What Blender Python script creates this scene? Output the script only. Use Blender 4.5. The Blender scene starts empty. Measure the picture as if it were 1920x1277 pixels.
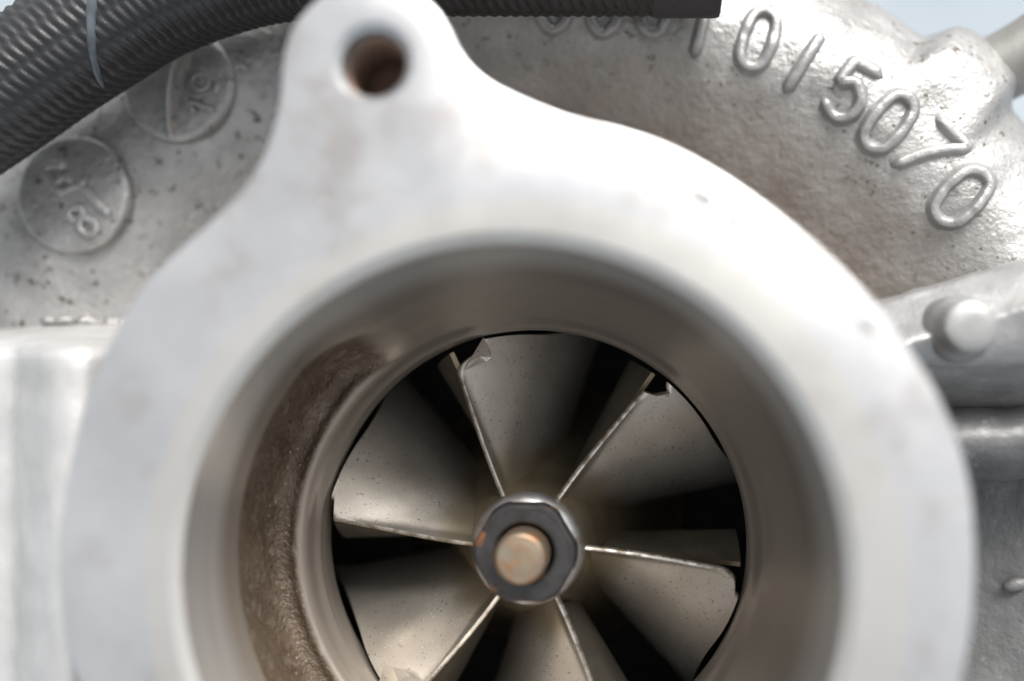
import bpy, bmesh, math, random
from mathutils import Vector, Matrix, noise
from mathutils.bvhtree import BVHTree

random.seed(7)
R = math.radians
MM = 0.001
sc = bpy.context.scene
COL = sc.collection

# ---------------------------------------------------------------- frames
# Turbo frame (mm): Z = turbine axis towards the open outlet, Y = up the picture,
# origin = centre of the shroud lip.  W turns it into the world, where the outlet
# looks up and outwards at about 40 degrees.
UP = Vector((0.12, 0.66, 0.74)).normalized()
_x = (Vector((1, 0, 0)) - UP * UP.x).normalized()
_y = UP.cross(_x)
W3 = Matrix((_x, _y, UP))
W = Matrix.Translation((0, 0, 0.118)) @ W3.to_4x4()

F = 2145.0
CX, CY = 960.0, 638.5
zc = Vector((-218, 92, 2145)).normalized()
xc = (Vector((1, 0, 0)) - zc * zc.x).normalized()
yc = zc.cross(xc)
RC = Matrix((xc, yc, zc)).transposed()            # turbo -> camera rotation
TC = Vector((3.69, -28.77, -165.0))
RCI = RC.transposed()
CAMPOS = RCI @ (-TC)

def ray(px, py):
    return (RCI @ Vector(((px - CX) / F, -(py - CY) / F, -1))).normalized()

def P(px, py, z):
    d = ray(px, py)
    return CAMPOS + d * ((z - CAMPOS.z) / d.z)

# ---------------------------------------------------------------- camera
cam_d = bpy.data.cameras.new('camera')
cam = bpy.data.objects.new('camera', cam_d)
COL.objects.link(cam)
sc.camera = cam
M = RCI.to_4x4()
M.translation = CAMPOS * MM
cam.matrix_world = W @ M
cam_d.sensor_width = 36
cam_d.lens = F / 1920 * 36
cam_d.clip_start = 0.005
cam_d.clip_end = 50
cam_d.dof.use_dof = True
cam_d.dof.focus_distance = 0.1675
cam_d.dof.aperture_fstop = 4.8
cam_d.dof.aperture_blades = 7

# ---------------------------------------------------------------- world + sun
SUN_L = Vector((0.28, 0.76, 0.60)).normalized()
sun_w = (W3 @ SUN_L).normalized()
elev = math.asin(sun_w.z)
azim = math.atan2(sun_w.x, sun_w.y)
wd = bpy.data.worlds.new('World')
sc.world = wd
wd.use_nodes = True
nt = wd.node_tree
bg = nt.nodes['Background']
sky = nt.nodes.new('ShaderNodeTexSky')
sky.sky_type = 'NISHITA'
sky.sun_disc = False
sky.sun_elevation = elev
sky.sun_rotation = azim
sky.air_density = 1.0
sky.dust_density = 3.0
hs = nt.nodes.new('ShaderNodeHueSaturation')      # thin overcast: greyer than a clear sky
hs.inputs['Saturation'].default_value = 0.13
nt.links.new(sky.outputs[0], hs.inputs['Color'])
nt.links.new(hs.outputs[0], bg.inputs['Color'])
bg.inputs['Strength'].default_value = 0.065
sl = bpy.data.lights.new('sun', 'SUN')
sl.energy = 1.5
sl.angle = R(32)
sl.color = (1.0, 0.97, 0.93)
so = bpy.data.objects.new('sun', sl)
COL.objects.link(so)
so.rotation_euler = sun_w.to_track_quat('Z', 'Y').to_euler()
so.location = (0, 0, 1)

vs = sc.view_settings
vs.view_transform = 'Standard'
vs.look = 'None'
vs.exposure = 1.9
vs.gamma = 1
sc.render.engine = 'CYCLES'
sc.cycles.use_denoising = True
sc.cycles.max_bounces = 8

# ---------------------------------------------------------------- materials
def mat(name, c1, c2, metallic=0.6, rough=(0.4, 0.6), size=6.0, bump=0.0, bsize=0.6, bdist=0.25,
        c3=None, size3=1.2, cover3=0.5, soft3=0.08, stretch=(1, 1, 1), rings=(), flecks=(), bump2=0.0, b2size=3.0, detail=6):
    """two-colour cloudy metal, optional sharper patches of a third colour, cast relief. sizes in mm"""
    m = bpy.data.materials.new(name)
    m.use_nodes = True
    n, l = m.node_tree.nodes, m.node_tree.links
    b = n['Principled BSDF']
    tc = n.new('ShaderNodeTexCoord')
    mp = n.new('ShaderNodeMapping')
    mp.inputs['Scale'].default_value = stretch
    l.new(tc.outputs['Object'], mp.inputs['Vector'])

    def nz(sz, det=5, rgh=0.6):
        t = n.new('ShaderNodeTexNoise')
        t.inputs['Scale'].default_value = 1000.0 / sz
        t.inputs['Detail'].default_value = det
        t.inputs['Roughness'].default_value = rgh
        l.new(mp.outputs[0], t.inputs['Vector'])
        return t.outputs['Fac']

    def rng(v, a, bb, lo, hi):
        r = n.new('ShaderNodeMapRange')
        l.new(v, r.inputs['Value'])
        r.inputs['From Min'].default_value = a
        r.inputs['From Max'].default_value = bb
        r.inputs['To Min'].default_value = lo
        r.inputs['To Max'].default_value = hi
        return r.outputs[0]

    def mix(f, a, bb):
        x = n.new('ShaderNodeMix')
        x.data_type = 'RGBA'
        l.new(f, x.inputs['Factor'])
        for sock, v in ((x.inputs[6], a), (x.inputs[7], bb)):
            if isinstance(v, tuple):
                sock.default_value = (*v, 1)
            else:
                l.new(v, sock)
        return x.outputs[2]

    f1 = nz(size, detail)
    col = mix(rng(f1, 0.36, 0.64, 0, 1), c1, c2)
    if c3:
        f3 = nz(size3, 4, 0.65)
        col = mix(rng(f3, cover3 - soft3, cover3 + soft3, 0, 1), col, c3)
    for fc, fs, thr in flecks:                            # dust grains and pin pits
        vo = n.new('ShaderNodeTexVoronoi')
        vo.inputs['Scale'].default_value = 1000.0 / fs
        l.new(mp.outputs[0], vo.inputs['Vector'])
        dd = n.new('ShaderNodeMath'); dd.operation = 'MULTIPLY_ADD'
        l.new(nz(fs * 5, 3), dd.inputs[0]); dd.inputs[1].default_value = 0.5
        l.new(vo.outputs['Distance'], dd.inputs[2])
        col = mix(rng(dd.outputs[0], thr + 0.18, thr + 0.26, 0.85, 0), col, fc)
    for axis, a0_, a1_, soft_, rc, amt in rings:          # stains, tints and painted shade that run with the casting: radius or height bands, mm
        sp = n.new('ShaderNodeSeparateXYZ')
        l.new(tc.outputs['Object'], sp.inputs[0])
        if axis == 'r':
            cb = n.new('ShaderNodeCombineXYZ')
            l.new(sp.outputs[0], cb.inputs[0]); l.new(sp.outputs[1], cb.inputs[1])
            ln = n.new('ShaderNodeVectorMath'); ln.operation = 'LENGTH'
            l.new(cb.outputs[0], ln.inputs[0])
            val = ln.outputs['Value']
        else:
            val = sp.outputs[2]
        wob = n.new('ShaderNodeMath'); wob.operation = 'MULTIPLY_ADD'
        l.new(nz(size * 0.8, 5), wob.inputs[0])
        wob.inputs[1].default_value = soft_ * 3 * MM
        l.new(val, wob.inputs[2])
        off = soft_ * 1.5
        ua = rng(wob.outputs[0], (a0_ + off - soft_) * MM, (a0_ + off + soft_) * MM, 0, amt)
        ub = rng(wob.outputs[0], (a1_ + off - soft_) * MM, (a1_ + off + soft_) * MM, 1, 0)
        ml = n.new('ShaderNodeMath'); ml.operation = 'MULTIPLY'
        l.new(ua, ml.inputs[0]); l.new(ub, ml.inputs[1])
        col = mix(ml.outputs[0], col, rc)
    l.new(col, b.inputs['Base Color'])
    b.inputs['Metallic'].default_value = metallic
    l.new(rng(nz(size * 0.7, 5), 0.3, 0.7, rough[0], rough[1]), b.inputs['Roughness'])
    last = None
    for s, sz, ds in ((bump2, b2size, bdist * 2), (bump, bsize, bdist)):
        if s:
            bp = n.new('ShaderNodeBump')
            bp.inputs['Strength'].default_value = s
            bp.inputs['Distance'].default_value = ds * MM
            l.new(nz(sz, 4, 0.6), bp.inputs['Height'])
            if last:
                l.new(last, bp.inputs['Normal'])
            last = bp.outputs[0]
    if last:
        l.new(last, b.inputs['Normal'])
    m['bsdf_ready'] = 1
    return m

M_FLANGE = mat('machined_flange', (0.54, 0.54, 0.54), (0.44, 0.445, 0.455), 0.8, (0.30, 0.42), 20,
               bump=0.10, bsize=0.7, bdist=0.1, c3=(0.40, 0.38, 0.365), size3=8, cover3=0.62, soft3=0.09,
               rings=(('r', 36, 43.5, 0.7, (0.55, 0.52, 0.465), 0.55),))
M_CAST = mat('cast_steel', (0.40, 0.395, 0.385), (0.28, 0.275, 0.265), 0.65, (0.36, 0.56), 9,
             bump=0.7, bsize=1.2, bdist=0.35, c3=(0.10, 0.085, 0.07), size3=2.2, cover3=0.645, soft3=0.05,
             bump2=0.6, b2size=4.5, rings=(('r', 40, 75, 5.0, (0.29, 0.26, 0.23), 0.6), ('r', 40, 66, 4.0, (0.15, 0.12, 0.10), 0.65)),  # valley dirt, with shade painted into the darker inner band
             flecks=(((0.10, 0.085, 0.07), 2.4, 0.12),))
M_CLEAN = mat('cast_steel_clean', (0.37, 0.365, 0.36), (0.28, 0.275, 0.27), 0.6, (0.36, 0.56), 9,
             bump=0.45, bsize=1.1, bdist=0.30, c3=(0.38, 0.36, 0.34), size3=4, cover3=0.68, soft3=0.07, bump2=0.5, b2size=4.0)
M_PAD = mat('ground_pad', (0.55, 0.545, 0.535), (0.45, 0.445, 0.435), 0.45, (0.38, 0.52), 14, bump=0.2, bsize=1.2)
M_DARKCAST = mat('dark_casting', (0.20, 0.20, 0.198), (0.145, 0.145, 0.143), 0.4, (0.42, 0.6), 7,
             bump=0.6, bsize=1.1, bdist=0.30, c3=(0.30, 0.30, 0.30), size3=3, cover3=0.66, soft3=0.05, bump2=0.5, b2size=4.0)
M_CHAR = M_CLEAN
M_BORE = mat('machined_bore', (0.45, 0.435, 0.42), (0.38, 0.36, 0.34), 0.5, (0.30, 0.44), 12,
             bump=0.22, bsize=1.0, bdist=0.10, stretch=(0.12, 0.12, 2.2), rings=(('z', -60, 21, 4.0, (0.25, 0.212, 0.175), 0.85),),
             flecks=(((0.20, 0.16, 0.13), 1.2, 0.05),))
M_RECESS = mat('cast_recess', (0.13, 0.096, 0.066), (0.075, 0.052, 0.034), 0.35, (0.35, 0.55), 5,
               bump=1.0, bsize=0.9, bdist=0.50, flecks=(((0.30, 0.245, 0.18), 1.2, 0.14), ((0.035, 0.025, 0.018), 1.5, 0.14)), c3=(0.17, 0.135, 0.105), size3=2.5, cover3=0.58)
def blend_in(base, other, attr):
    # copy the other material's nodes next to the base ones and mix the two by a mesh attribute
    n, l = base.node_tree.nodes, base.node_tree.links
    mp_ = {}
    for nd in other.node_tree.nodes:
        if nd.type == 'OUTPUT_MATERIAL':
            continue
        c = n.new(nd.bl_idname)
        mp_[nd.name] = c
        for at in ('operation', 'data_type'):
            if hasattr(nd, at):
                setattr(c, at, getattr(nd, at))
        for a_, b_ in zip(nd.inputs, c.inputs):
            if hasattr(a_, 'default_value'):
                try: b_.default_value = a_.default_value
                except Exception: pass
    for lk in other.node_tree.links:
        if lk.to_node.type == 'OUTPUT_MATERIAL':
            continue
        so_ = list(lk.from_node.outputs).index(lk.from_socket)
        si_ = list(lk.to_node.inputs).index(lk.to_socket)
        l.new(mp_[lk.from_node.name].outputs[so_], mp_[lk.to_node.name].inputs[si_])
    ms = n.new('ShaderNodeMixShader')
    at = n.new('ShaderNodeAttribute'); at.attribute_name = attr
    l.new(at.outputs['Fac'], ms.inputs[0])
    l.new(n['Principled BSDF'].outputs[0], ms.inputs[1])
    l.new(mp_['Principled BSDF'].outputs[0], ms.inputs[2])
    l.new(ms.outputs[0], n['Material Output'].inputs['Surface'])
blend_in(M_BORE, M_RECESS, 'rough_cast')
M_HOLE = mat('bolt_hole_rust', (0.34, 0.21, 0.15), (0.26, 0.22, 0.19), 0.3, (0.5, 0.7), 3, bump=0.4, bsize=0.6)
M_BLADE = mat('turbine_blade_metal', (0.73, 0.685, 0.615), (0.61, 0.565, 0.495), 0.8, (0.30, 0.42), 8,
              bump=0.14, bsize=0.30, bdist=0.08, c3=(0.28, 0.225, 0.165), size3=0.7, cover3=0.66, soft3=0.03,
              rings=(('r', -20, 13.5, 1.6, (0.50, 0.41, 0.27), 0.7),),
              flecks=(((0.16, 0.13, 0.10), 0.75, 0.13), ((0.98, 0.96, 0.92), 0.85, 0.12)))
M_HUB = mat('turbine_hub_metal', (0.48, 0.40, 0.28), (0.37, 0.30, 0.20), 0.8, (0.32, 0.44), 5,
            bump=0.15, bsize=0.35, bdist=0.08, flecks=(((0.12, 0.09, 0.06), 0.8, 0.09), ((0.9, 0.86, 0.78), 0.8, 0.10)))
M_EDGE = mat('worn_edge_metal', (0.75, 0.72, 0.67), (0.50, 0.46, 0.40), 0.9, (0.28, 0.5), 3.0, c3=(0.30, 0.26, 0.20), size3=1.6, cover3=0.53, soft3=0.08, bump=0.5, bsize=0.5, bdist=0.15)
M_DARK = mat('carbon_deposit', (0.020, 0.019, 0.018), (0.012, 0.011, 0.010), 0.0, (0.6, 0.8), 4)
M_DEEP = mat('dark_blade_back', (0.16, 0.145, 0.115), (0.11, 0.098, 0.078), 0.5, (0.38, 0.5), 5, bump=0.2, bsize=0.5,  # darker metal for the rear blades
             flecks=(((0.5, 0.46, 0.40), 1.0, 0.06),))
M_NUT = mat('blackened_nut', (0.058, 0.056, 0.056), (0.036, 0.034, 0.033), 0.5, (0.38, 0.5), 3,
            bump=0.12, bsize=0.5, c3=(0.16, 0.085, 0.04), size3=2.6, cover3=0.62, soft3=0.05)
M_NUTRIM = mat('nut_rim_steel', (0.62, 0.62, 0.63), (0.42, 0.40, 0.37), 0.85, (0.28, 0.45), 2.2,
               c3=(0.25, 0.13, 0.06), size3=2.0, cover3=0.66, soft3=0.05)
M_RUST = mat('rust', (0.22, 0.08, 0.028), (0.10, 0.045, 0.022), 0.1, (0.6, 0.8), 1.2, bump=0.4, bsize=0.4)
M_SHAFT = mat('shaft_end_steel', (0.32, 0.27, 0.205), (0.26, 0.20, 0.14), 0.75, (0.36, 0.5), 2.6,
              c3=(0.34, 0.17, 0.075), size3=1.8, cover3=0.57, soft3=0.08)
M_HOSE = mat('braided_black', (0.020, 0.021, 0.023), (0.012, 0.0125, 0.014), 0.0, (0.38, 0.55), 3, bump=0.3, bsize=0.5)
M_STRAP = mat('clear_strap', (0.10, 0.115, 0.135), (0.05, 0.06, 0.07), 0.0, (0.25, 0.4), 3)
M_SLEEVE = mat('black_rubber', (0.030, 0.030, 0.033), (0.022, 0.022, 0.025), 0.0, (0.5, 0.65), 4, bump=0.2, bsize=0.8)
M_PIPE = mat('pipe_steel', (0.27, 0.27, 0.26), (0.22, 0.215, 0.195), 0.6, (0.38, 0.55), 8, bump=0.2, bsize=0.8,
             c3=(0.22, 0.175, 0.12), size3=7, cover3=0.60)
M_STUD = mat('stud_steel', (0.36, 0.36, 0.355), (0.29, 0.29, 0.285), 0.6, (0.4, 0.55), 4, bump=0.1)
M_GROUND = mat('painted_floor', (0.21, 0.24, 0.265), (0.155, 0.185, 0.215), 0.0, (0.5, 0.7), 180)

# ---------------------------------------------------------------- object helpers
def to_mesh(name, verts, faces, mats, smooth=True, fmat=None):
    me = bpy.data.meshes.new(name)
    me.from_pydata([tuple(Vector(v) * MM) for v in verts], [], faces)
    for m in (mats if isinstance(mats, (list, tuple)) else [mats]):
        me.materials.append(m)
    if fmat:
        me.polygons.foreach_set('material_index', fmat)
    me.polygons.foreach_set('use_smooth', [smooth] * len(me.polygons))
    me.update()
    return me

def fix_normals(me):
    bm = bmesh.new()
    bm.from_mesh(me)
    bmesh.ops.recalc_face_normals(bm, faces=bm.faces)
    bm.to_mesh(me)
    bm.free()

def obj(name, me, parent=None, label=None, sharp=None):
    o = bpy.data.objects.new(name, me)
    COL.objects.link(o)
    if sharp is not None:
        me.set_sharp_from_angle(angle=R(sharp))
    if parent:
        o.parent = parent
    else:
        o.matrix_world = W
    if label:
        o['label'] = label
    return o

def thing(name, label, cat):
    o = bpy.data.objects.new(name, None)
    o.empty_display_size = 0.01
    COL.objects.link(o)
    o.matrix_world = W
    o['label'] = label
    o['category'] = cat
    return o

def grid_faces(nu, nv, close_u=False, close_v=False):
    f = []
    for i in range(nu if close_u else nu - 1):
        for j in range(nv if close_v else nv - 1):
            a, b = i, (i + 1) % nu
            c, d = j, (j + 1) % nv
            f.append((a * nv + c, b * nv + c, b * nv + d, a * nv + d))
    return f

def catmull(pts, n):
    """n samples per segment through the points"""
    out = []
    k = len(pts)
    for i in range(k - 1):
        p0, p1, p2, p3 = pts[max(i - 1, 0)], pts[i], pts[i + 1], pts[min(i + 2, k - 1)]
        for s in range(n):
            t = s / n
            out.append(tuple(0.5 * (2 * b + (c - a) * t + (2 * a - 5 * b + 4 * c - d) * t * t
                                    + (3 * b - a - 3 * c + d) * t ** 3)
                             for a, b, c, d in zip(p0, p1, p2, p3)))
    out.append(tuple(pts[-1]))
    return out

def lathe(name, prof, mats, n=96, centre=(0, 0), fidx=None, sharp=35, cap=False, parent=None, wob=0):
    V, nv = [], len(prof)
    for i in range(n):
        a = 2 * math.pi * i / n
        for r, z in prof:
            V.append((centre[0] + r * math.cos(a), centre[1] + r * math.sin(a), z))
    Fc = grid_faces(n, nv, close_u=True)
    fm = [fidx[k % (nv - 1)] if fidx else 0 for k in range(len(Fc))]
    if cap:
        Fc.append(tuple(i * nv + nv - 1 for i in range(n)))
        fm.append(fidx[-1] if fidx else 0)
    me = to_mesh(name, V, Fc, mats, True, fm)
    return obj(name, me, parent, sharp=sharp)

def smoothstep(a, b, x):
    t = max(0.0, min(1.0, (x - a) / (b - a)))
    return t * t * (3 - 2 * t)

def fbm(p, s, oct=3):
    v, a, f = 0, 1, 1 / s
    for _ in range(oct):
        v += a * noise.noise(Vector(p) * f)
        a *= 0.5
        f *= 2.1
    return v

def sweep(pts, rad, n=24, cap=True):
    """tube along points (turbo frame); rad may be a function of index fraction"""
    V = []
    k = len(pts)
    up = Vector((0, 0, 1))
    for i, p in enumerate(pts):
        t = (Vector(pts[min(i + 1, k - 1)]) - Vector(pts[max(i - 1, 0)])).normalized()
        s = t.cross(up).normalized()
        b = s.cross(t)
        for j in range(n):
            a = 2 * math.pi * j / n
            r = rad(i, j) if callable(rad) else rad
            V.append(Vector(p) + (s * math.cos(a) + b * math.sin(a)) * r)
    Fc = grid_faces(k, n, close_v=True)
    if cap:
        Fc.append(tuple(range(n)))
        Fc.append(tuple((k - 1) * n + j for j in range(n))[::-1])
    return V, Fc

# ================================================================ ground
gz = 0.0
gv = []
NG = 60
for i in range(NG + 1):
    for j in range(NG + 1):
        gv.append(((i / NG - 0.5) * 12, (j / NG - 0.5) * 12, gz))
gme = bpy.data.meshes.new('ground')
gme.from_pydata(gv, [], grid_faces(NG + 1, NG + 1))
gme.materials.append(M_GROUND)
gnd = bpy.data.objects.new('ground', gme)
COL.objects.link(gnd)
gnd['kind'] = 'structure'

# ================================================================ turbine housing
house = thing('turbine_housing', 'pale cast metal turbine housing with a bright blurred outlet flange', 'turbo housing')

# ---- volute (scroll)
VPROF = catmull([(44, 26), (44.6, 8), (47, -8), (53, -17.5), (60, -19.5), (67, -17), (74, -13.4), (80, -12.0),
                 (86, -13.4), (92, -18), (96.5, -25), (98, -33), (96, -41), (89, -48), (76, -52), (60, -53), (40, -52)], 5)
NTH = 720

def vol_g(a):
    d = math.degrees(a) % 360
    return 1.075 + 0.30 * smoothstep(75, 150, d) * (1 - smoothstep(250, 330, d))

V = []
for i in range(NTH):
    a = 2 * math.pi * i / NTH
    g = vol_g(a)
    for r, z in VPROF:
        rr = 44 + (r - 44) * g
        p = Vector((rr * math.cos(a), rr * math.sin(a), z))
        w = smoothstep(46, 56, r)
        d = (fbm(p, 14, 3) * 0.55 + fbm(p + Vector((50, 0, 0)), 3.2, 2) * 0.14) * w
        n = Vector((math.cos(a) * 0.4, math.sin(a) * 0.4, 0.9))
        # rounded boss on the outer rim, upper right
        db = (math.degrees(a) - 47.0)
        wb = (1 - smoothstep(3.2, 5.6, abs(db))) * smoothstep(82, 90, r) * (1 - smoothstep(36, 48, -z))
        q = p + n * d + Vector((math.cos(a), math.sin(a), 0.25)) * (5.2 * wb * math.sqrt(max(0.0, 1 - (db / 6.2) ** 2)))
        V.append(q)
vol_faces = grid_faces(NTH, len(VPROF), close_u=True)
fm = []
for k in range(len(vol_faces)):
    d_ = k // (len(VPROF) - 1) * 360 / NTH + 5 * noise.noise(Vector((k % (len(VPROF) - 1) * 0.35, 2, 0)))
    fm.append(1 if (d_ > 268 or d_ < 13) else 0)  # lower right sector gets the darker casting material
vol_me = to_mesh('volute', V, vol_faces, [M_CAST, M_DARKCAST], True, fm)
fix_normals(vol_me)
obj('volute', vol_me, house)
VBVH = BVHTree.FromPolygons([tuple(v) for v in V], vol_faces)

def hit(px, py, bvh=VBVH):
    d = ray(px, py)
    loc, nrm, idx, dist = bvh.ray_cast(CAMPOS, d, 1000)
    if loc is None:
        return P(px, py, -10), Vector((0, 0, 1))
    if nrm.dot(d) > 0:
        nrm = -nrm
    return loc, nrm

# ---- flange outline (turbo frame, face plane z = 35)
FZ, FT = 35.0, 12.0
c_fl = P(962, 1088, FZ)
BC = Vector((0, 0, FZ))                     # bore axis
right = [(690, -45), (760, -28), (815, 10), (845, 55), (868, 100), (905, 140), (960, 172), (1060, 213), (1160, 238),
         (1250, 268), (1335, 312), (1420, 368), (1500, 430), (1580, 500), (1650, 575), (1710, 655), (1760, 735),
         (1796, 815), (1820, 900), (1831, 990), (1832, 1090), (1822, 1200), (1800, 1300)]
left = [(146, 1300), (118, 1200), (106, 1100), (106, 1010), (118, 915), (140, 810), (172, 710), (215, 615), (268, 530),
        (330, 468), (395, 410), (448, 355), (485, 300), (508, 240), (522, 180), (527, 110), (545, 50), (580, 5), (630, -32)]
out = [P(x, y, FZ) for x, y in right]
rr0 = (P(1800, 1300, FZ) - BC).length
a0 = math.atan2(out[-1].y, out[-1].x)
pl = P(146, 1300, FZ)
a1 = math.atan2(pl.y, pl.x)
if a0 > 0: a0 -= 2 * math.pi
if a1 > 0: a1 -= 2 * math.pi
r0, r1 = Vector((out[-1].x, out[-1].y)).length, Vector((pl.x, pl.y)).length
al = R(-74)                                  # second bolt ear, below the frame
for k in range(1, 14):
    t = k / 14
    a = a0 + (a1 - a0) * t
    r = r0 + (r1 - r0) * t
    r += 13.0 * math.exp(-((a - al) / 0.24) ** 2)
    out.append(Vector((r * math.cos(a), r * math.sin(a), FZ)))
out += [P(x, y, FZ) for x, y in left]
pts = catmull([tuple(p) for p in out] + [tuple(out[0])], 4)[:-1]
OUT = [Vector(p) for p in pts]
NO = len(OUT)
def inset(poly, d):
    res = []
    n = len(poly)
    for i in range(n):
        t = (poly[(i + 1) % n] - poly[i - 1]).normalized()
        nr = Vector((t.y, -t.x, 0))          # clockwise outline: inside is to the right
        res.append(poly[i] + nr * d)
    return res
HC = P(698, 116, FZ)
HR = 3.95
BR = 39.0
NB, NH = 180, 48
bm = bmesh.new()
def ring(pts_):
    vs_ = [bm.verts.new(p) for p in pts_]
    return vs_, [bm.edges.new((vs_[i], vs_[(i + 1) % len(vs_)])) for i in range(len(vs_))]
def bridge(a, b):
    for i in range(len(a)):
        j = (i + 1) % len(a)
        bm.faces.new((a[i], a[j], b[j], b[i]))
circ = lambda c, r, n, z: [Vector((c.x + r * math.cos(2 * math.pi * i / n), c.y + r * math.sin(2 * math.pi * i / n), z)) for i in range(n)]
HC2 = Vector((HC.x - 2 * 0, HC.y, 0))
face_out = inset(OUT, 0.9)
o_top, e1 = ring(face_out)
BC = Vector((-1.2, 0.5, FZ))
b_top, e2 = ring(circ(BC, BR + 0.5, NB, FZ))
h_top, e3 = ring(circ(HC, HR + 0.9, NH, FZ))
bmesh.ops.triangle_fill(bm, use_beauty=True, edges=e1 + e2 + e3)
mid1 = inset(OUT, 0.3)
o1, _ = ring([Vector((p.x, p.y, FZ - 0.25)) for p in mid1])
o2, _ = ring([Vector((p.x, p.y, FZ - 0.9)) for p in OUT])
o3, _ = ring([Vector((p.x, p.y, FZ - FT)) for p in OUT])
bridge(o_top, o1); bridge(o1, o2); bridge(o2, o3)
b2, e5 = ring(circ(BC, BR - 0.6, NB, FZ - 1.0))
bridge(b_top, b2)
h2, e6 = ring(circ(HC, HR, NH, FZ - 0.9))
bridge(h_top, h2)
# back face of the flange
o3e = [bm.edges.get((o3[i], o3[(i + 1) % NO])) for i in range(NO)]
bb, e7 = ring(circ(BC, 44.5, NB, FZ - FT))
hb, e8 = ring(circ(HC, HR, NH, FZ - FT))
bmesh.ops.triangle_fill(bm, use_beauty=True, edges=o3e + e7 + e8)
bmesh.ops.recalc_face_normals(bm, faces=bm.faces)
for v in bm.verts: v.co *= MM
fme = bpy.data.meshes.new('outlet_flange')
bm.to_mesh(fme); bm.free()
fme.materials.append(M_FLANGE)
fme.polygons.foreach_set('use_smooth', [True] * len(fme.polygons))
flange = obj('outlet_flange', fme, house, sharp=25)

# grime smears on the face
M_GRIME = mat('grime', (0.20, 0.19, 0.18), (0.34, 0.33, 0.32), 0.3, (0.5, 0.7), 1.5)
for gx, gy, gr, st_ in ((1318, 372, 26, 1.5), (1262, 352, 16, 1.6), (1375, 410, 15, 1.4), (1622, 612, 22, 1.2), (1100, 318, 11, 1.0), (600, 372, 13, 2.2)):
    c = P(gx, gy, FZ)
    gv_ = []
    for k in range(26):
        a = 2 * math.pi * k / 26
        r = gr / 16.5 * (0.75 + 0.55 * noise.noise(Vector((math.cos(a) * 1.3 + gx, math.sin(a) * 1.3, gy))))
        gv_.append(Vector((c.x + r * st_ * math.cos(a) * 0.8 + 0.3 * r * math.sin(a), c.y - r * 0.45 * st_ * math.cos(a) + r * 0.6 * math.sin(a), FZ + 0.03)))
    n_ = len(gv_)
    me = to_mesh('grime_smear', gv_ + [v - Vector((0, 0, 0.06)) for v in gv_], [tuple(range(n_))] + [(k, n_ + k, n_ + (k + 1) % n_, (k + 1) % n_) for k in range(n_)], M_GRIME, False)
    fix_normals(me)
    obj('grime_smear', me, flange)

# bolt hole: clean counterbore, then a rusty threaded wall with a bottom
prof = [(HR, FZ - 0.9), (HR - 0.05, FZ - 3.2)]
fi = [0]
z = FZ - 3.2
while z > FZ - 13:
    prof += [(HR - 0.45, z - 0.5), (HR - 0.1, z - 1.0)]
    fi += [1, 1]
    z -= 1.0
prof += [(HR - 1.5, z - 1.5), (0.02, z - 2.2)]
fi += [1, 1]
lathe('bolt_hole', prof, [M_FLANGE, M_HOLE], 64, (HC.x, HC.y), fidx=fi, parent=flange, sharp=180)
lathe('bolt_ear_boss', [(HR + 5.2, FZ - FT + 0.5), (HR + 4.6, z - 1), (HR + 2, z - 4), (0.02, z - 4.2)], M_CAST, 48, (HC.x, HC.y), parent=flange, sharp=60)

# ---- bore with cast recess on one side
P0 = [(39.0, 34.3), (38.4, 33.9), (38.1, 33.2), (37.9, 30), (37.6, 25), (37.1, 20), (36.4, 15.5), (35.5, 12), (34.5, 9), (33.6, 6.8),
      (32.9, 5.2), (32.2, 3.7), (31.5, 2.4), (30.7, 1.1), (30.1, 0.25), (29.95, -0.6), (29.9, -3), (30.8, -9), (35, -16), (42, -20)]
P1 = [(39.0, 34.3), (38.4, 33.9), (38.3, 33.2), (38.4, 29), (38.5, 23), (38.6, 18.5), (38.55, 16), (38.4, 14.0), (37.8, 9.0), (36.5, 5.2),
      (34.7, 4.4), (33.4, 4.9), (32.2, 4.1), (31.0, 1.7), (30.1, 0.25), (29.95, -0.6), (29.9, -3), (30.8, -9), (35, -16), (42, -20)]
Q0, Q1 = catmull(P0, 4), catmull(P1, 4)
NBT = 360
V, fm = [], []
nv = len(Q0)
def rec(deg):
    return smoothstep(119, 140, deg) * (1 - smoothstep(236, 262, deg))
for i in range(NBT):
    deg = 360 * i / NBT
    m_ = rec(deg)
    a = R(deg)
    for (ra, za), (rb, zb) in zip(Q0, Q1):
        r, z = ra + (rb - ra) * m_, za + (zb - za) * m_
        if m_ > 0.01 and 33.0 < r < 38.4 and 3 < z < 14:
            p = (r * math.cos(a), r * math.sin(a), z)
            r += 0.05 * fbm(p, 1.8, 2) * m_
            z += 0.12 * fbm((p[0] + 30, p[1], p[2]), 1.8, 2) * m_
        q_ = max(0, z / 35)
        r *= 1 + 0.035 * (1 - smoothstep(0, 4.5, z))
        V.append((r * math.cos(a) - 0.95 - 0.25 * q_, r * math.sin(a) - 0.5 + 1.0 * q_, z))
bfaces = grid_faces(NBT, nv, close_u=True)
bme = to_mesh('bore', V, bfaces, M_BORE)
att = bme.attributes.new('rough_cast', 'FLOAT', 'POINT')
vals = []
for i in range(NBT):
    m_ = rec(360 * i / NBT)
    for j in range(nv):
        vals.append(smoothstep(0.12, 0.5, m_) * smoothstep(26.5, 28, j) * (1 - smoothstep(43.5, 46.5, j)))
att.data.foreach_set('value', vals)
obj('bore', bme, house)
lathe('back_plate', [(60, -46), (40, -45), (10, -44.5), (0.02, -44)], M_DARK, 48, parent=house, sharp=180)

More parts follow.
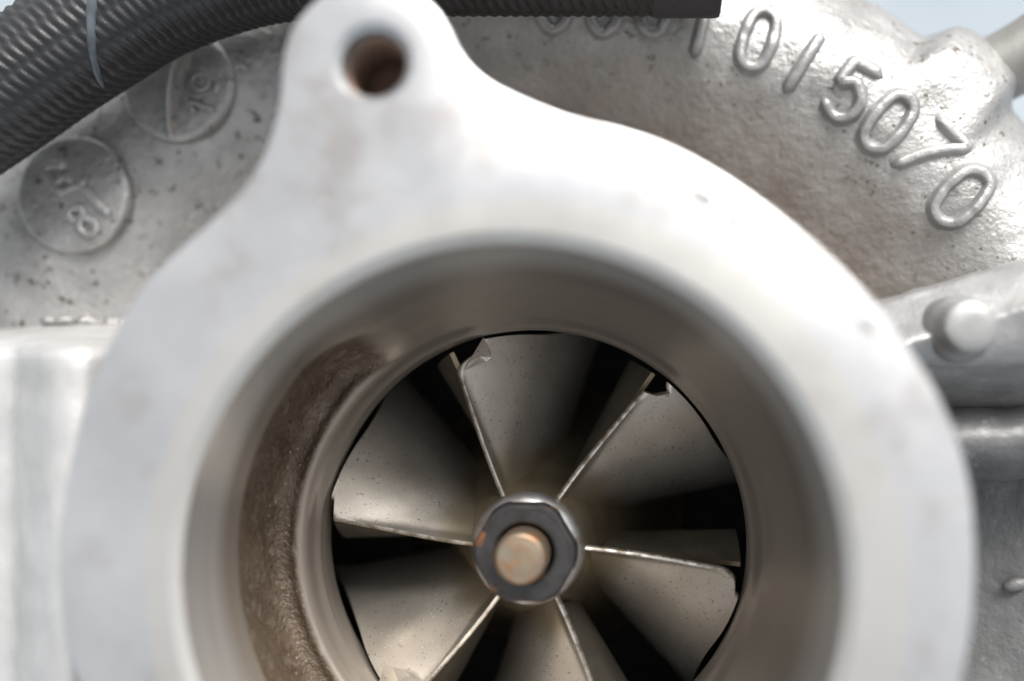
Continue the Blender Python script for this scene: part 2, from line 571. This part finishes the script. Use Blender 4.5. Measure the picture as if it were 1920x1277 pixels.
# ---- raised casting marks -----------------------------------------------------
def stroke_mesh(polys, width, height, surf, name, parent, material=M_CHAR):
    """rounded raised strokes following traced centre lines on a surface"""
    prof = [(-1.7, -0.45), (-1.12, 0.02), (-0.86, 0.36), (-0.62, 0.86), (-0.42, 0.97), (0.42, 0.97), (0.62, 0.86), (0.86, 0.36), (1.12, 0.02), (1.7, -0.45)]
    V, Fc = [], []
    for pl_ in polys:
        closed = pl_[0] == pl_[-1]
        if closed:
            sm = catmull([pl_[-2]] + list(pl_) + [pl_[1]], 4)[4:-4]
        else:
            sm = catmull(pl_, 4) if len(pl_) > 2 else [tuple(pl_[0][k] + (pl_[1][k] - pl_[0][k]) * t / 6 for k in (0, 1)) for t in range(7)]
        hp = [surf(*q) for q in sm]
        n_ = len(hp)
        base = len(V)
        # average normal keeps the stroke tidy on a rough casting
        for i, (p, nr) in enumerate(hp):
            nn = sum((h_[1] for h_ in hp), Vector()) / n_
            nn = (nr * 0.35 + nn * 0.65).normalized()
            a_, b_ = (hp[i - 1][0] if i else (hp[-2][0] if closed else p)), (hp[i + 1][0] if i < n_ - 1 else (hp[1][0] if closed else p))
            t = (b_ - a_).normalized()
            s = nn.cross(t).normalized()
            k = 1.0
            for u, v in prof:
                hh = height * (1 + 0.22 * noise.noise(p * 0.7))
                q = p + s * u * width * 0.5 * (1 + 0.12 * noise.noise(p * 0.6 + Vector((0, 0, u)))) + nn * v * hh
                V.append(q + nn * 0.16 * fbm(q, 1.3, 2))
        m = len(prof)
        for f in grid_faces(n_, m):
            Fc.append(tuple(base + q for q in f))
        if not closed:
            for e, sg in ((0, -1), (n_ - 1, 1)):
                c, nr = hp[e]
                o_ = hp[1][0] if e == 0 else hp[-2][0]
                t = (c - o_).normalized()
                # tapered end
                tip = len(V)
                for j, (u, v) in enumerate(prof):
                    src = V[base + e * m + j]
                    mid_ = c + nr * (-0.3 * height)
                    V.append(src.lerp(mid_, 0.75) + t * width * 0.55)
                for j in range(m - 1):
                    Fc.append((base + e * m + j, base + e * m + j + 1, tip + j + 1, tip + j))
                Fc.append(tuple(range(tip, tip + m)))
    me = to_mesh(name, V, Fc, material)
    fix_normals(me)
    return obj(name, me, parent)

GL = {
    '0': [[(0, 1), (0.72, 0.78), (0.95, 0.2), (0.95, -0.2), (0.72, -0.78), (0, -1), (-0.72, -0.78), (-0.95, -0.2), (-0.95, 0.2), (-0.72, 0.78), (0, 1)]],
    '1': [[(0, 1), (0, -1)]],
    '3': [[(-0.8, 0.7), (0, 1), (0.8, 0.6), (0.1, 0.05), (0.9, -0.5), (0.1, -1), (-0.85, -0.7)]],
    '5': [[(0.85, 1), (0.1, 1), (-0.5, 0.97), (-0.62, 0.85), (-0.72, 0.4), (-0.7, 0.2), (-0.5, 0.2), (0.1, 0.35), (0.85, -0.1), (0.7, -0.75), (0, -1), (-0.8, -0.75)]],
    '7': [[(-0.9, 1), (0.0, 1), (0.75, 1), (0.85, 0.85), (0.5, 0.5), (0.1, -0.1), (-0.2, -1)]],
    '8': [[(0, 1), (0.75, 0.6), (0, 0.08), (-0.75, 0.6), (0, 1)], [(0, 0.08), (0.95, -0.45), (0, -1), (-0.95, -0.45), (0, 0.08)]],
}
CH = [('8', 1040, 6, 3, -52, 27, 2), ('8', 1135, 12, 5, -52, 27, 2), ('0', 1228, 14, 8, -50, 25, 4), ('1', 1316, 48, 12, -50, 20, 4),
      ('0', 1421, 75, 18, -52, 27, 10), ('1', 1507, 117, 30, -47, 20, 10), ('5', 1592, 172, 28, -47, 29, 17), ('0', 1665, 230, 36, -46, 25, 18),
      ('7', 1738, 282, 50, -30, 27, 27), ('0', 1802, 369, 40, -44, 28, 20)]
for ch, x, y, ux, uy, rx, ry in CH:
    polys = [[(x + u * rx + v * ux, y + u * ry + v * uy) for u, v in st] for st in GL[ch]]
    stroke_mesh(polys, 1.95, 1.2, hit, 'raised_digit', house)

# round cast pads on the left
def pad(cx, cy, rpx, h_, name):
    c, nr = hit(cx, cy)
    ns = sum((hit(cx + rpx * 0.8 * math.cos(k), cy + rpx * 0.8 * math.sin(k))[1] for k in range(7)), nr) 
    nr = (ns.normalized() * 0.6 + Vector((0, 0, 1)) * 0.4).normalized()
    t = nr.cross(Vector((0, 1, 0))).normalized()
    b = nr.cross(t)
    r = rpx * (CAMPOS - c).length / F
    prof = [(r + 0.6, -5), (r + 0.45, h_ - 0.9), (r + 0.2, h_ - 0.35), (r - 0.2, h_ - 0.05), (r - 0.8, h_), (r * 0.6, h_), (r * 0.3, h_), (0.05, h_)]
    V = []
    n = 72
    for i in range(n):
        a = 2 * math.pi * i / n
        for rr, z in prof:
            q = c + (t * math.cos(a) + b * math.sin(a)) * rr + nr * z
            V.append(q + nr * 0.10 * fbm(q, 5, 2))
    Fc = grid_faces(n, len(prof), close_u=True)
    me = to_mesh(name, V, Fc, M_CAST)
    fix_normals(me)
    o = obj(name, me, house, sharp=60)
    bv = BVHTree.FromPolygons([tuple(v) for v in V], Fc)
    return o, (lambda x, y: hit(x, y, bv))
p1o, s1 = pad(140, 366, 99, 1.0, 'cast_date_pad')
K = lambda L: [(20 + x / 4.912, 230 + y / 4.912) for x, y in L]
stroke_mesh([K([(650, 590), (720, 650), (800, 740), (900, 830)]), K([(650, 590), (690, 540)])], 1.8, 1.0, s1, 'raised_digit', p1o)
stroke_mesh([K([(570, 800), (650, 790), (680, 860), (610, 900), (550, 860), (570, 800)]),
             K([(680, 880), (780, 920), (800, 1000), (720, 1030), (650, 970), (680, 880)])], 1.6, 1.0, s1, 'raised_digit', p1o)
stroke_mesh([K([(490, 400), (390, 390), (330, 450), (390, 540), (480, 650)]), K([(430, 560), (500, 510), (560, 540)]),
             K([(480, 650), (560, 610), (660, 590)])], 1.7, 1.0, s1, 'raised_letter', p1o)
p2o, s2 = pad(336, 160, 97, 0.9, 'cast_date_pad')
K2 = lambda L: [(230 + x / 6.72, 90 + y / 6.72) for x, y in L]
stroke_mesh([K2([(990, 340), (1090, 400), (1090, 490), (990, 540), (900, 480), (900, 400), (990, 340)]),
             K2([(1060, 360), (1200, 430), (1190, 570)])], 1.0, 0.9, s2, 'raised_digit', p2o)
stroke_mesh([K2([(850, 680), (1140, 780)]), K2([(850, 680), (900, 790)])], 1.0, 0.9, s2, 'raised_digit', p2o)
stroke_mesh([K2([(900, 290), (1250, 360)])], 0.55, 0.35, s2, 'raised_line', p2o)
# pointer rib across the second pad
V = []
for i in range(14):
    t = i / 13
    xa, ya = 351 + (319 - 351) * t, 95 + (256 - 95) * t
    c, nr = s2(xa, ya)
    sx = Vector((1, 0.15, 0))
    hgt = 5.0 * (1 - t ** 3)
    for dx, dz in ((-1.9, -0.8), (-0.75, 0.35 * hgt), (-0.35, hgt * 0.9), (0.1, hgt), (0.45, hgt * 0.85), (1.0, 0.2), (1.6, -0.8)):
        V.append(c + sx * dx + nr * dz)
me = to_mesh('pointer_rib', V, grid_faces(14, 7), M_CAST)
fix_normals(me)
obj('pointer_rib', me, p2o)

def blob(name, c, ax, rads, parent, material, rough=0.25, nu=48, nv=28, ex=2.4):
    V = []
    a, b, d = ax
    for i in range(nu):
        u = 2 * math.pi * i / nu
        for j in range(nv):
            v = math.pi * (j + 0.02) / (nv - 0.96) - math.pi / 2
            pw = lambda q: math.copysign(abs(q) ** (2 / ex), q)
            q = c + a * rads[0] * pw(math.cos(v)) * pw(math.cos(u)) + b * rads[1] * pw(math.cos(v)) * pw(math.sin(u)) + d * rads[2] * pw(math.sin(v))
            q += (q - c).normalized() * rough * fbm(q, 3.5, 3)
            V.append(q)
    me = to_mesh(name, V, grid_faces(nu, nv, close_u=True), material)
    fix_normals(me)
    return obj(name, me, parent)

# lug with stud on the right
def loft_px(name, secs, material, parent, rough=0.25, sharp=None):
    V = []
    for s in secs:
        for (x, y, z) in s:
            q = P(x, y, z)
            V.append(q + Vector((0, 0, 1)) * rough * fbm(q, 4, 3))
    me = to_mesh(name, V, grid_faces(len(secs), len(secs[0])), material)
    fix_normals(me)
    return obj(name, me, parent, sharp=sharp)
secs = []
for i in range(28):
    x = 1560 + i * 22
    ry = 575 - (x - 1620) * 0.29 + 4 * noise.noise(Vector((x * 0.03, 0, 0)))
    low = 700 - (x - 1720) * 0.03
    pr = [(ry - 6, -24), (ry - 3, -6), (ry, 0.8), (ry + 8, 2.6), (ry + 28, 4.4), (ry + 60, 7.0), (ry + 85, 9.0), (ry + 100, 9.4),
          (low - 22, 7.4), (low - 4, 5.2), (low + 16, 2.2), (low + 38, -1.2), (low + 62, -4), (low + 90, -9)]
    pr = catmull(pr, 3)
    secs.append([(x, y, z) for y, z in pr])
lug = loft_px('mounting_lug', secs, M_CLEAN, house, 0.6)
sc_ = P(1822, 612, 14)
lathe('stud', [(4.6, 4), (4.5, 8.6), (4.0, 9.8), (3.6, 10.3), (3.55, 13.2), (3.35, 13.8), (2.9, 14.15), (1.5, 14.25), (0.02, 14.25)], M_STUD, 56, (sc_.x, sc_.y), parent=lug, sharp=40)
secs = []
for i in range(24):
    x = 1640 + i * 20
    w = 4 * noise.noise(Vector((x * 0.02, 3, 0)))
    pr = catmull([(740 + w, -20), (760 + w, -6), (788 + w, -1.2), (822 + w, 0.4), (855 + w, -0.8), (880 + w, -4), (898 + w, -11), (900 + w, -24)], 4)
    secs.append([(x, y, z) for y, z in pr])
loft_px('cast_rib', secs, M_DARKCAST, house)
c, nr = hit(1906, 1096)
blob('cast_pimple', c, (Vector((1, 0.2, 0)), Vector((-0.2, 1, 0)), Vector((0, 0, 1))), (2.1, 1.1, 1.1), house, M_DARKCAST, 0.1, 24, 16, 2.0)

# block on the left
secs = []
for i in range(44):
    y = 596 + i * 20
    t = smoothstep(590, 660, y)
    q = smoothstep(640, 1300, y) * 40
    w = 3 * noise.noise(Vector((y * 0.02, 9, 0)))
    pr = catmull([(-140, -24), (-120, 4), (-80, 8.5), (-20, 9), (25 + w, 9.5), (48 + w, 13), (85 + w, 16.6), (125 - q * 0.3, 17.8), (165 - q * 0.5, 17.0), (205 - q, 14),
                  (250 - q, 10), (300 - q, 4), (330, -24)], 4)
    secs.append([(x, y, -21 + (z + 21) * t) for x, z in pr])
loft_px('side_boss', secs, M_PAD, house, 0.25)
# torn casting flash above the block
fl = [(86 + k * 13, 600 + 5 * noise.noise(Vector((k * 0.9, 0, 5))) + k * 0.5) for k in range(13)]
stroke_mesh([fl[:5], fl[5:9], fl[9:]], 1.7, 1.5, hit, 'casting_flash', house)

# ================================================================ turbine wheel
wheel = thing('turbine_rotor', 'turbine rotor with chipped blades and a dark hub nut inside the outlet bore', 'rotor')
AX = Vector((-0.95, -0.5, 0))
wheel.matrix_world = W @ Matrix.Translation(AX * MM)
HUBP = [(6.9, 5.0), (7.6, 3.4), (8.2, 1.5), (8.9, -1.5), (9.8, -5), (11.2, -9), (12.6, -13.5), (14.2, -18), (16, -23), (18, -29), (21, -36), (24, -40)]
HUB = catmull(HUBP, 5)
lathe('hub', HUB, M_HUB, 120, parent=wheel, sharp=180)
def hub_r(z):
    for (r1_, z1), (r2_, z2) in zip(HUB, HUB[1:]):
        if z2 <= z <= z1:
            return r1_ + (r2_ - r1_) * (z1 - z) / (z1 - z2)
    return HUB[0][0] if z > HUB[0][1] else HUB[-1][0]
RT = 30.45
TW, HH = R(43), 9.0
def twist(s):
    return TW * (1 - math.exp(-s / HH))
def tip_r(z):
    return RT if z > -7 else RT + (-(z + 7)) ** 1.4 * 0.11
def blade(th0, chip, idx):
    NR, NS = 44, 46
    front, back = [], []
    grid = []
    for i in range(NR):
        t = i / (NR - 1)
        row = []
        for j in range(NS + 1):
            u = (j / NS) ** 1.25
            rnom = 7.6 + (RT - 7.6) * t
            zte = 2.6 * (1 - t) ** 1.6                         # trailing edge a touch proud at the root
            zte -= chip(rnom * 29.5 / RT, t)
            zte += 0.05 * noise.noise(Vector((rnom * 1.3, idx * 9, 0)))
            s = u * 23
            z = zte - s
            rh = hub_r(z) - 0.5
            r = rh + (tip_r(z) - rh) * t
            a = th0 - twist(max(0.0, 2.0 * 0 - z + 0.0) if z < 0 else 0) + (0.05 * z * 0.6 if z > 0 else 0)
            row.append((r, a, z, s))
        grid.append(row)
    V, fm, Fc = [], [], []
    # cross-section: front sheet from deep to edge, rounded edge, back sheet to deep
    for row in grid:
        ring_ = []
        pts_ = [Vector((r * math.cos(a), r * math.sin(a), z)) for r, a, z, s in row]
        for j in range(NS, -1, -1):
            ring_.append(pts_[j])
        for j in range(0, NS + 1):
            r, a, z, s = row[j]
            th = 0.85 + 0.08 * s
            th = min(th, 1.7)
            # thickness towards the hidden (ccw, deeper) side
            d = Vector((-math.sin(a), math.cos(a), 0)) * 0.78 + Vector((0, 0, -0.62))
            q = pts_[j] + d * th
            ring_.append(q)
        # round the edge with two in-between points
        k = NS
        e0, e1_ = ring_[k], ring_[k + 1]
        out_d = (pts_[0] - pts_[1]).normalized()
        midp = [e0.lerp(e1_, 0.25) + out_d * 0.16, e0.lerp(e1_, 0.72) + out_d * 0.16]
        ring_[k + 1:k + 1] = midp
        V += ring_
    m = 2 * (NS + 1) + 2
    for i in range(NR - 1):
        for j in range(m - 1):
            Fc.append((i * m + j, (i + 1) * m + j, (i + 1) * m + j + 1, i * m + j + 1))
            fm.append(1 if NS <= j <= NS + 2 else 0)
    # tip side wall
    top = [(NR - 1) * m + j for j in range(m)]
    for j in range(m // 2 - 1):
        Fc.append((top[j], top[j + 1], top[m - 2 - j], top[m - 1 - j]))
        fm.append(0)
    me = to_mesh('blade', V, Fc, [M_BLADE, M_EDGE], True, fm)
    fix_normals(me)
    return obj('blade', me, wheel, sharp=50)
def chip_std(r, t):                    # rounded tip corner
    return 1.3 * smoothstep(28.2, 29.2, r) + 0.3 * smoothstep(26, 28.5, r)
def chip_a(r, t):                      # torn, folded corner
    return 0.2 * smoothstep(24.5, 26.6, r) + 2.0 * smoothstep(26.4, 28.9, r) + 0.35 * noise.noise(Vector((r * 2.6, 1, 0))) * smoothstep(26, 27, r)
def chip_b(r, t):                      # bitten corner
    return 0.15 * smoothstep(24, 26, r) + 0.8 * smoothstep(26.4, 27.2, r) + 0.6 * smoothstep(27.4, 29.2, r) - 0.7 * smoothstep(28.3, 29.3, r)
def chip_f(r, t):
    return 1.2 * smoothstep(28.3, 29.1, r) + 0.3 * noise.noise(Vector((r * 4, 3, 0))) * smoothstep(28, 28.6, r)
def chip_e(r, t):
    return 0.4 * smoothstep(24, 26, r) + 1.9 * smoothstep(26.6, 28.6, r) + 0.4 * noise.noise(Vector((r * 2.2, 6, 0))) * smoothstep(26, 27, r)
ANG = [(112.4, chip_a), (52.6, chip_b), (-7.6, chip_std), (-67.8, chip_std), (-127.8, chip_e), (173.2, chip_f)]
for k, (d, ch) in enumerate(ANG):
    blade(R(d), ch, k)
def flap(poly, name='bent_tip'):
    top = [P(x, y, z) - AX for x, y, z in poly]
    c = sum(top, Vector()) / len(top)
    top = [q + Vector((0, 0, 0.12 * noise.noise(q * 1.5))) for q in top]
    n_ = len(top)
    V = top + [q.lerp(c, 0.12) + Vector((0, 0, -0.55)) for q in top] + [c + Vector((0, 0, 0.25))]
    Fc = [(i, (i + 1) % n_, 2 * n_) for i in range(n_)] + [(i, i + n_, (i + 1) % n_ + n_, (i + 1) % n_) for i in range(n_)]
    Fc.append(tuple(range(n_, 2 * n_)))
    me = to_mesh(name, V, Fc, M_BLADE, False)
    fix_normals(me)
    return obj(name, me, wheel)
flap([(906, 633, -1.6), (914, 646, -1.2), (921, 657, -0.8), (922, 670, -0.3), (912, 678, 0.0), (898, 681, 0.3), (886, 688, 0.5), (873, 693, 0.4), (878, 681, 0.2), (890, 660, -0.6)])
flap([(719, 1247, -0.2), (736, 1250, 0.3), (752, 1254, 0.5), (770, 1266, 0.6), (788, 1278, 0.5), (770, 1300, 0.0), (735, 1310, -0.8), (708, 1290, -1.0)])
# deeper blades behind each one, their backs turned to the light
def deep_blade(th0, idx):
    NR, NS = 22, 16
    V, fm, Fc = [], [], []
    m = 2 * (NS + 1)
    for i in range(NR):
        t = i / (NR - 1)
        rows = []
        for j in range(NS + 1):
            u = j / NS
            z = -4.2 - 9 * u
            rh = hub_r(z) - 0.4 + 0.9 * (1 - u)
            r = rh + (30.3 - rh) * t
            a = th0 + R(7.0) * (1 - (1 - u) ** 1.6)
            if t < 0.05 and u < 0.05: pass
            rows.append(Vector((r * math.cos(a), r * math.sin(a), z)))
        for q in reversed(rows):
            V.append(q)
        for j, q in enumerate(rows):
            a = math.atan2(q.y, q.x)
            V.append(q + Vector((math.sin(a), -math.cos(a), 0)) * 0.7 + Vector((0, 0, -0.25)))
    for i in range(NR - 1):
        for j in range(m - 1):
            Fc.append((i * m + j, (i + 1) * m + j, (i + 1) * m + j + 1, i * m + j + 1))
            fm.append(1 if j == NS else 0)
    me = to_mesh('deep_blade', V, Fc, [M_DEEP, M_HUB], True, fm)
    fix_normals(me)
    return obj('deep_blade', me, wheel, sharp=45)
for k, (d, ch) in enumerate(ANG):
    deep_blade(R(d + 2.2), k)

# nut: round collar, hexagon, shaft end
nut = lathe('nut_collar', [(7.3, 2.0), (7.75, 3.0), (7.85, 5.0), (7.7, 5.9), (7.3, 6.5), (6.4, 7.0), (4.2, 7.1)], M_NUTRIM, 96, (0, 0), parent=wheel, sharp=50)
def hexring(af, z, n=16, rmax=99):
    res = []
    for k in range(6):
        for s in range(n):
            a = R(60 * k) + R(60) * s / n
            loc = a - R(60 * k) - R(30)
            r = min(af / math.cos(loc), rmax)
            res.append((r * math.cos(a), r * math.sin(a), z))
    return res
rings = [hexring(6.75, 5.9, rmax=7.2), hexring(6.75, 8.2, rmax=7.2), hexring(6.65, 8.75, rmax=7.0), hexring(6.45, 9.0, rmax=6.7), hexring(6, 9.1, rmax=6.1),
         hexring(5.9, 9.03, rmax=5.9), hexring(5.75, 9.05, rmax=5.75), hexring(4.4, 9.1, rmax=4.4), hexring(4.05, 8.9, rmax=4.05), hexring(3.9, 8.0, rmax=3.9)]
V = [(p[0] - 0.1, p[1] - 0.1, p[2]) for r_ in rings for p in r_]
n6 = len(rings[0])
Fc, fm = [], []
for i in range(len(rings) - 1):
    for j in range(n6):
        Fc.append((i * n6 + j, i * n6 + (j + 1) % n6, (i + 1) * n6 + (j + 1) % n6, (i + 1) * n6 + j))
        a = math.degrees(math.atan2(V[j][1] + 0.1, V[j][0] + 0.1))
        rust = 150 < a < 172 and 2 <= i <= 4
        fm.append(1 if rust else 0)
me = to_mesh('hub_nut', V, Fc, [M_NUT, M_RUST], True, fm)
fix_normals(me)
obj('hub_nut', me, wheel, sharp=30)
lathe('shaft_end', [(3.62, 6), (3.62, 13.2), (3.5, 13.9), (3.15, 14.4), (2.75, 14.55), (2.62, 14.5), (2.5, 14.55), (1.2, 14.6), (0.02, 14.58)], M_SHAFT, 72, (-0.2, -0.1), parent=wheel, sharp=60)

# ================================================================ braided hose
hose = thing('braided_hose', 'black braided rubber hose crossing above the housing, top left', 'hose')
low_edge = [(-160, 436), (-60, 370), (0, 331), (90, 270), (165, 217), (250, 162), (330, 112), (420, 74), (520, 46), (640, 34), (780, 31), (950, 30), (1180, 29), (1346, 28)]
sm = catmull(low_edge, 12)
cl = []
for i, (x, y) in enumerate(sm):
    a, b = sm[max(0, i - 1)], sm[min(len(sm) - 1, i + 1)]
    tx, ty = b[0] - a[0], b[1] - a[1]
    L = math.hypot(tx, ty)
    nx, ny = ty / L, -tx / L                   # towards the upper left
    t = i / (len(sm) - 1)
    rp = 125
    cl.append(P(x + nx * rp, y + ny * rp, 2.5 - 0.5 * t))
HRAD = 9.5
# even spacing
acc = [0]
for a, b in zip(cl, cl[1:]):
    acc.append(acc[-1] + (b - a).length)
def at_len(s):
    for i in range(len(acc) - 1):
        if acc[i + 1] >= s:
            k = (s - acc[i]) / max(1e-9, acc[i + 1] - acc[i])
            return cl[i].lerp(cl[i + 1], k)
    return cl[-1].copy()
STEP = 0.26
NU = int(acc[-1] / STEP)
path = [at_len(acc[-1] * i / (NU - 1)) for i in range(NU)]
NVH = 130
ROWS = 15
def braid(i, j):
    s = acc[-1] * i / (NU - 1)
    v = j / NVH * ROWS
    row = math.floor(v)
    fr = v - row
    ph = s / 1.55 + (0.5 if row % 2 else 0.0) + fr * 0.9
    rid = 0.5 + 0.5 * math.cos(2 * math.pi * ph)
    return HRAD - 0.35 + 0.42 * rid ** 0.7 * math.sin(math.pi * fr) ** 0.6
V, Fc = sweep(path, braid, NVH)
me = to_mesh('braided_sleeve', V, Fc, M_HOSE)
fix_normals(me)
obj('braided_sleeve', me, hose)
endp = [at_len(acc[-1] - 9 + k * 1.0) for k in range(10)] + [cl[-1] + (cl[-1] - cl[-2]).normalized() * 0.6]
V, Fc = sweep(endp, lambda i, j: HRAD + (0.2 if 0 < i < 10 else 0.05), 64)
me = to_mesh('end_collar', V, Fc, M_SLEEVE)
fix_normals(me)
obj('end_collar', me, hose, sharp=50)
# pale strap round the hose
V = []
s0 = min(range(len(cl)), key=lambda i: (cl[i] - P(240, 60, 5)).length)
c0 = cl[s0]
t = (cl[s0 + 1] - cl[s0 - 1]).normalized()
s = t.cross(Vector((0, 0, 1))).normalized()
b = s.cross(t)
NSP = 48
for i in range(NSP):
    a = R(14) + R(150) * i / (NSP - 1)
    d = s * math.cos(a) + b * math.sin(a)
    sh = -0.8 * HRAD * math.cos(a)
    w_ = (abs(math.sin(math.pi * i / (NSP - 1))) ** 0.5 + 0.05) * (1 + 0.5 * noise.noise(Vector((i * 0.16, 3, 0))))
    for u, rr in ((-0.95, -0.5), (-0.7, 0.02), (-0.35, 0.16), (0.35, 0.16), (0.7, 0.02), (0.95, -0.5)):
        V.append(at_len(acc[s0] + u * w_ + sh) + d * (HRAD + 0.1 + rr))
me = to_mesh('strap', V, grid_faces(NSP, 6), M_STRAP)
fix_normals(me)
obj('strap', me, hose)

# ================================================================ steel pipe, right edge
pp = catmull([P(1800, 165, -26), P(1850, 140, -25), P(1905, 112, -24), P(1970, 70, -23), P(2050, 0, -22), P(2120, -120, -22)], 8)
V, Fc = sweep([Vector(p) for p in pp], 5.6, 40)
me = to_mesh('steel_pipe', V, Fc, M_PIPE)
fix_normals(me)
po = obj('steel_pipe', me)
po['label'] = 'grey steel pipe leaving the housing rim at the right edge'
po['category'] = 'pipe'

# the housing rests on the floor
bpy.context.view_layer.update()
low_z = min((o.matrix_world @ v.co).z for o in house.children_recursive if o.type == 'MESH' for v in o.data.vertices)
gnd.location.z = low_z
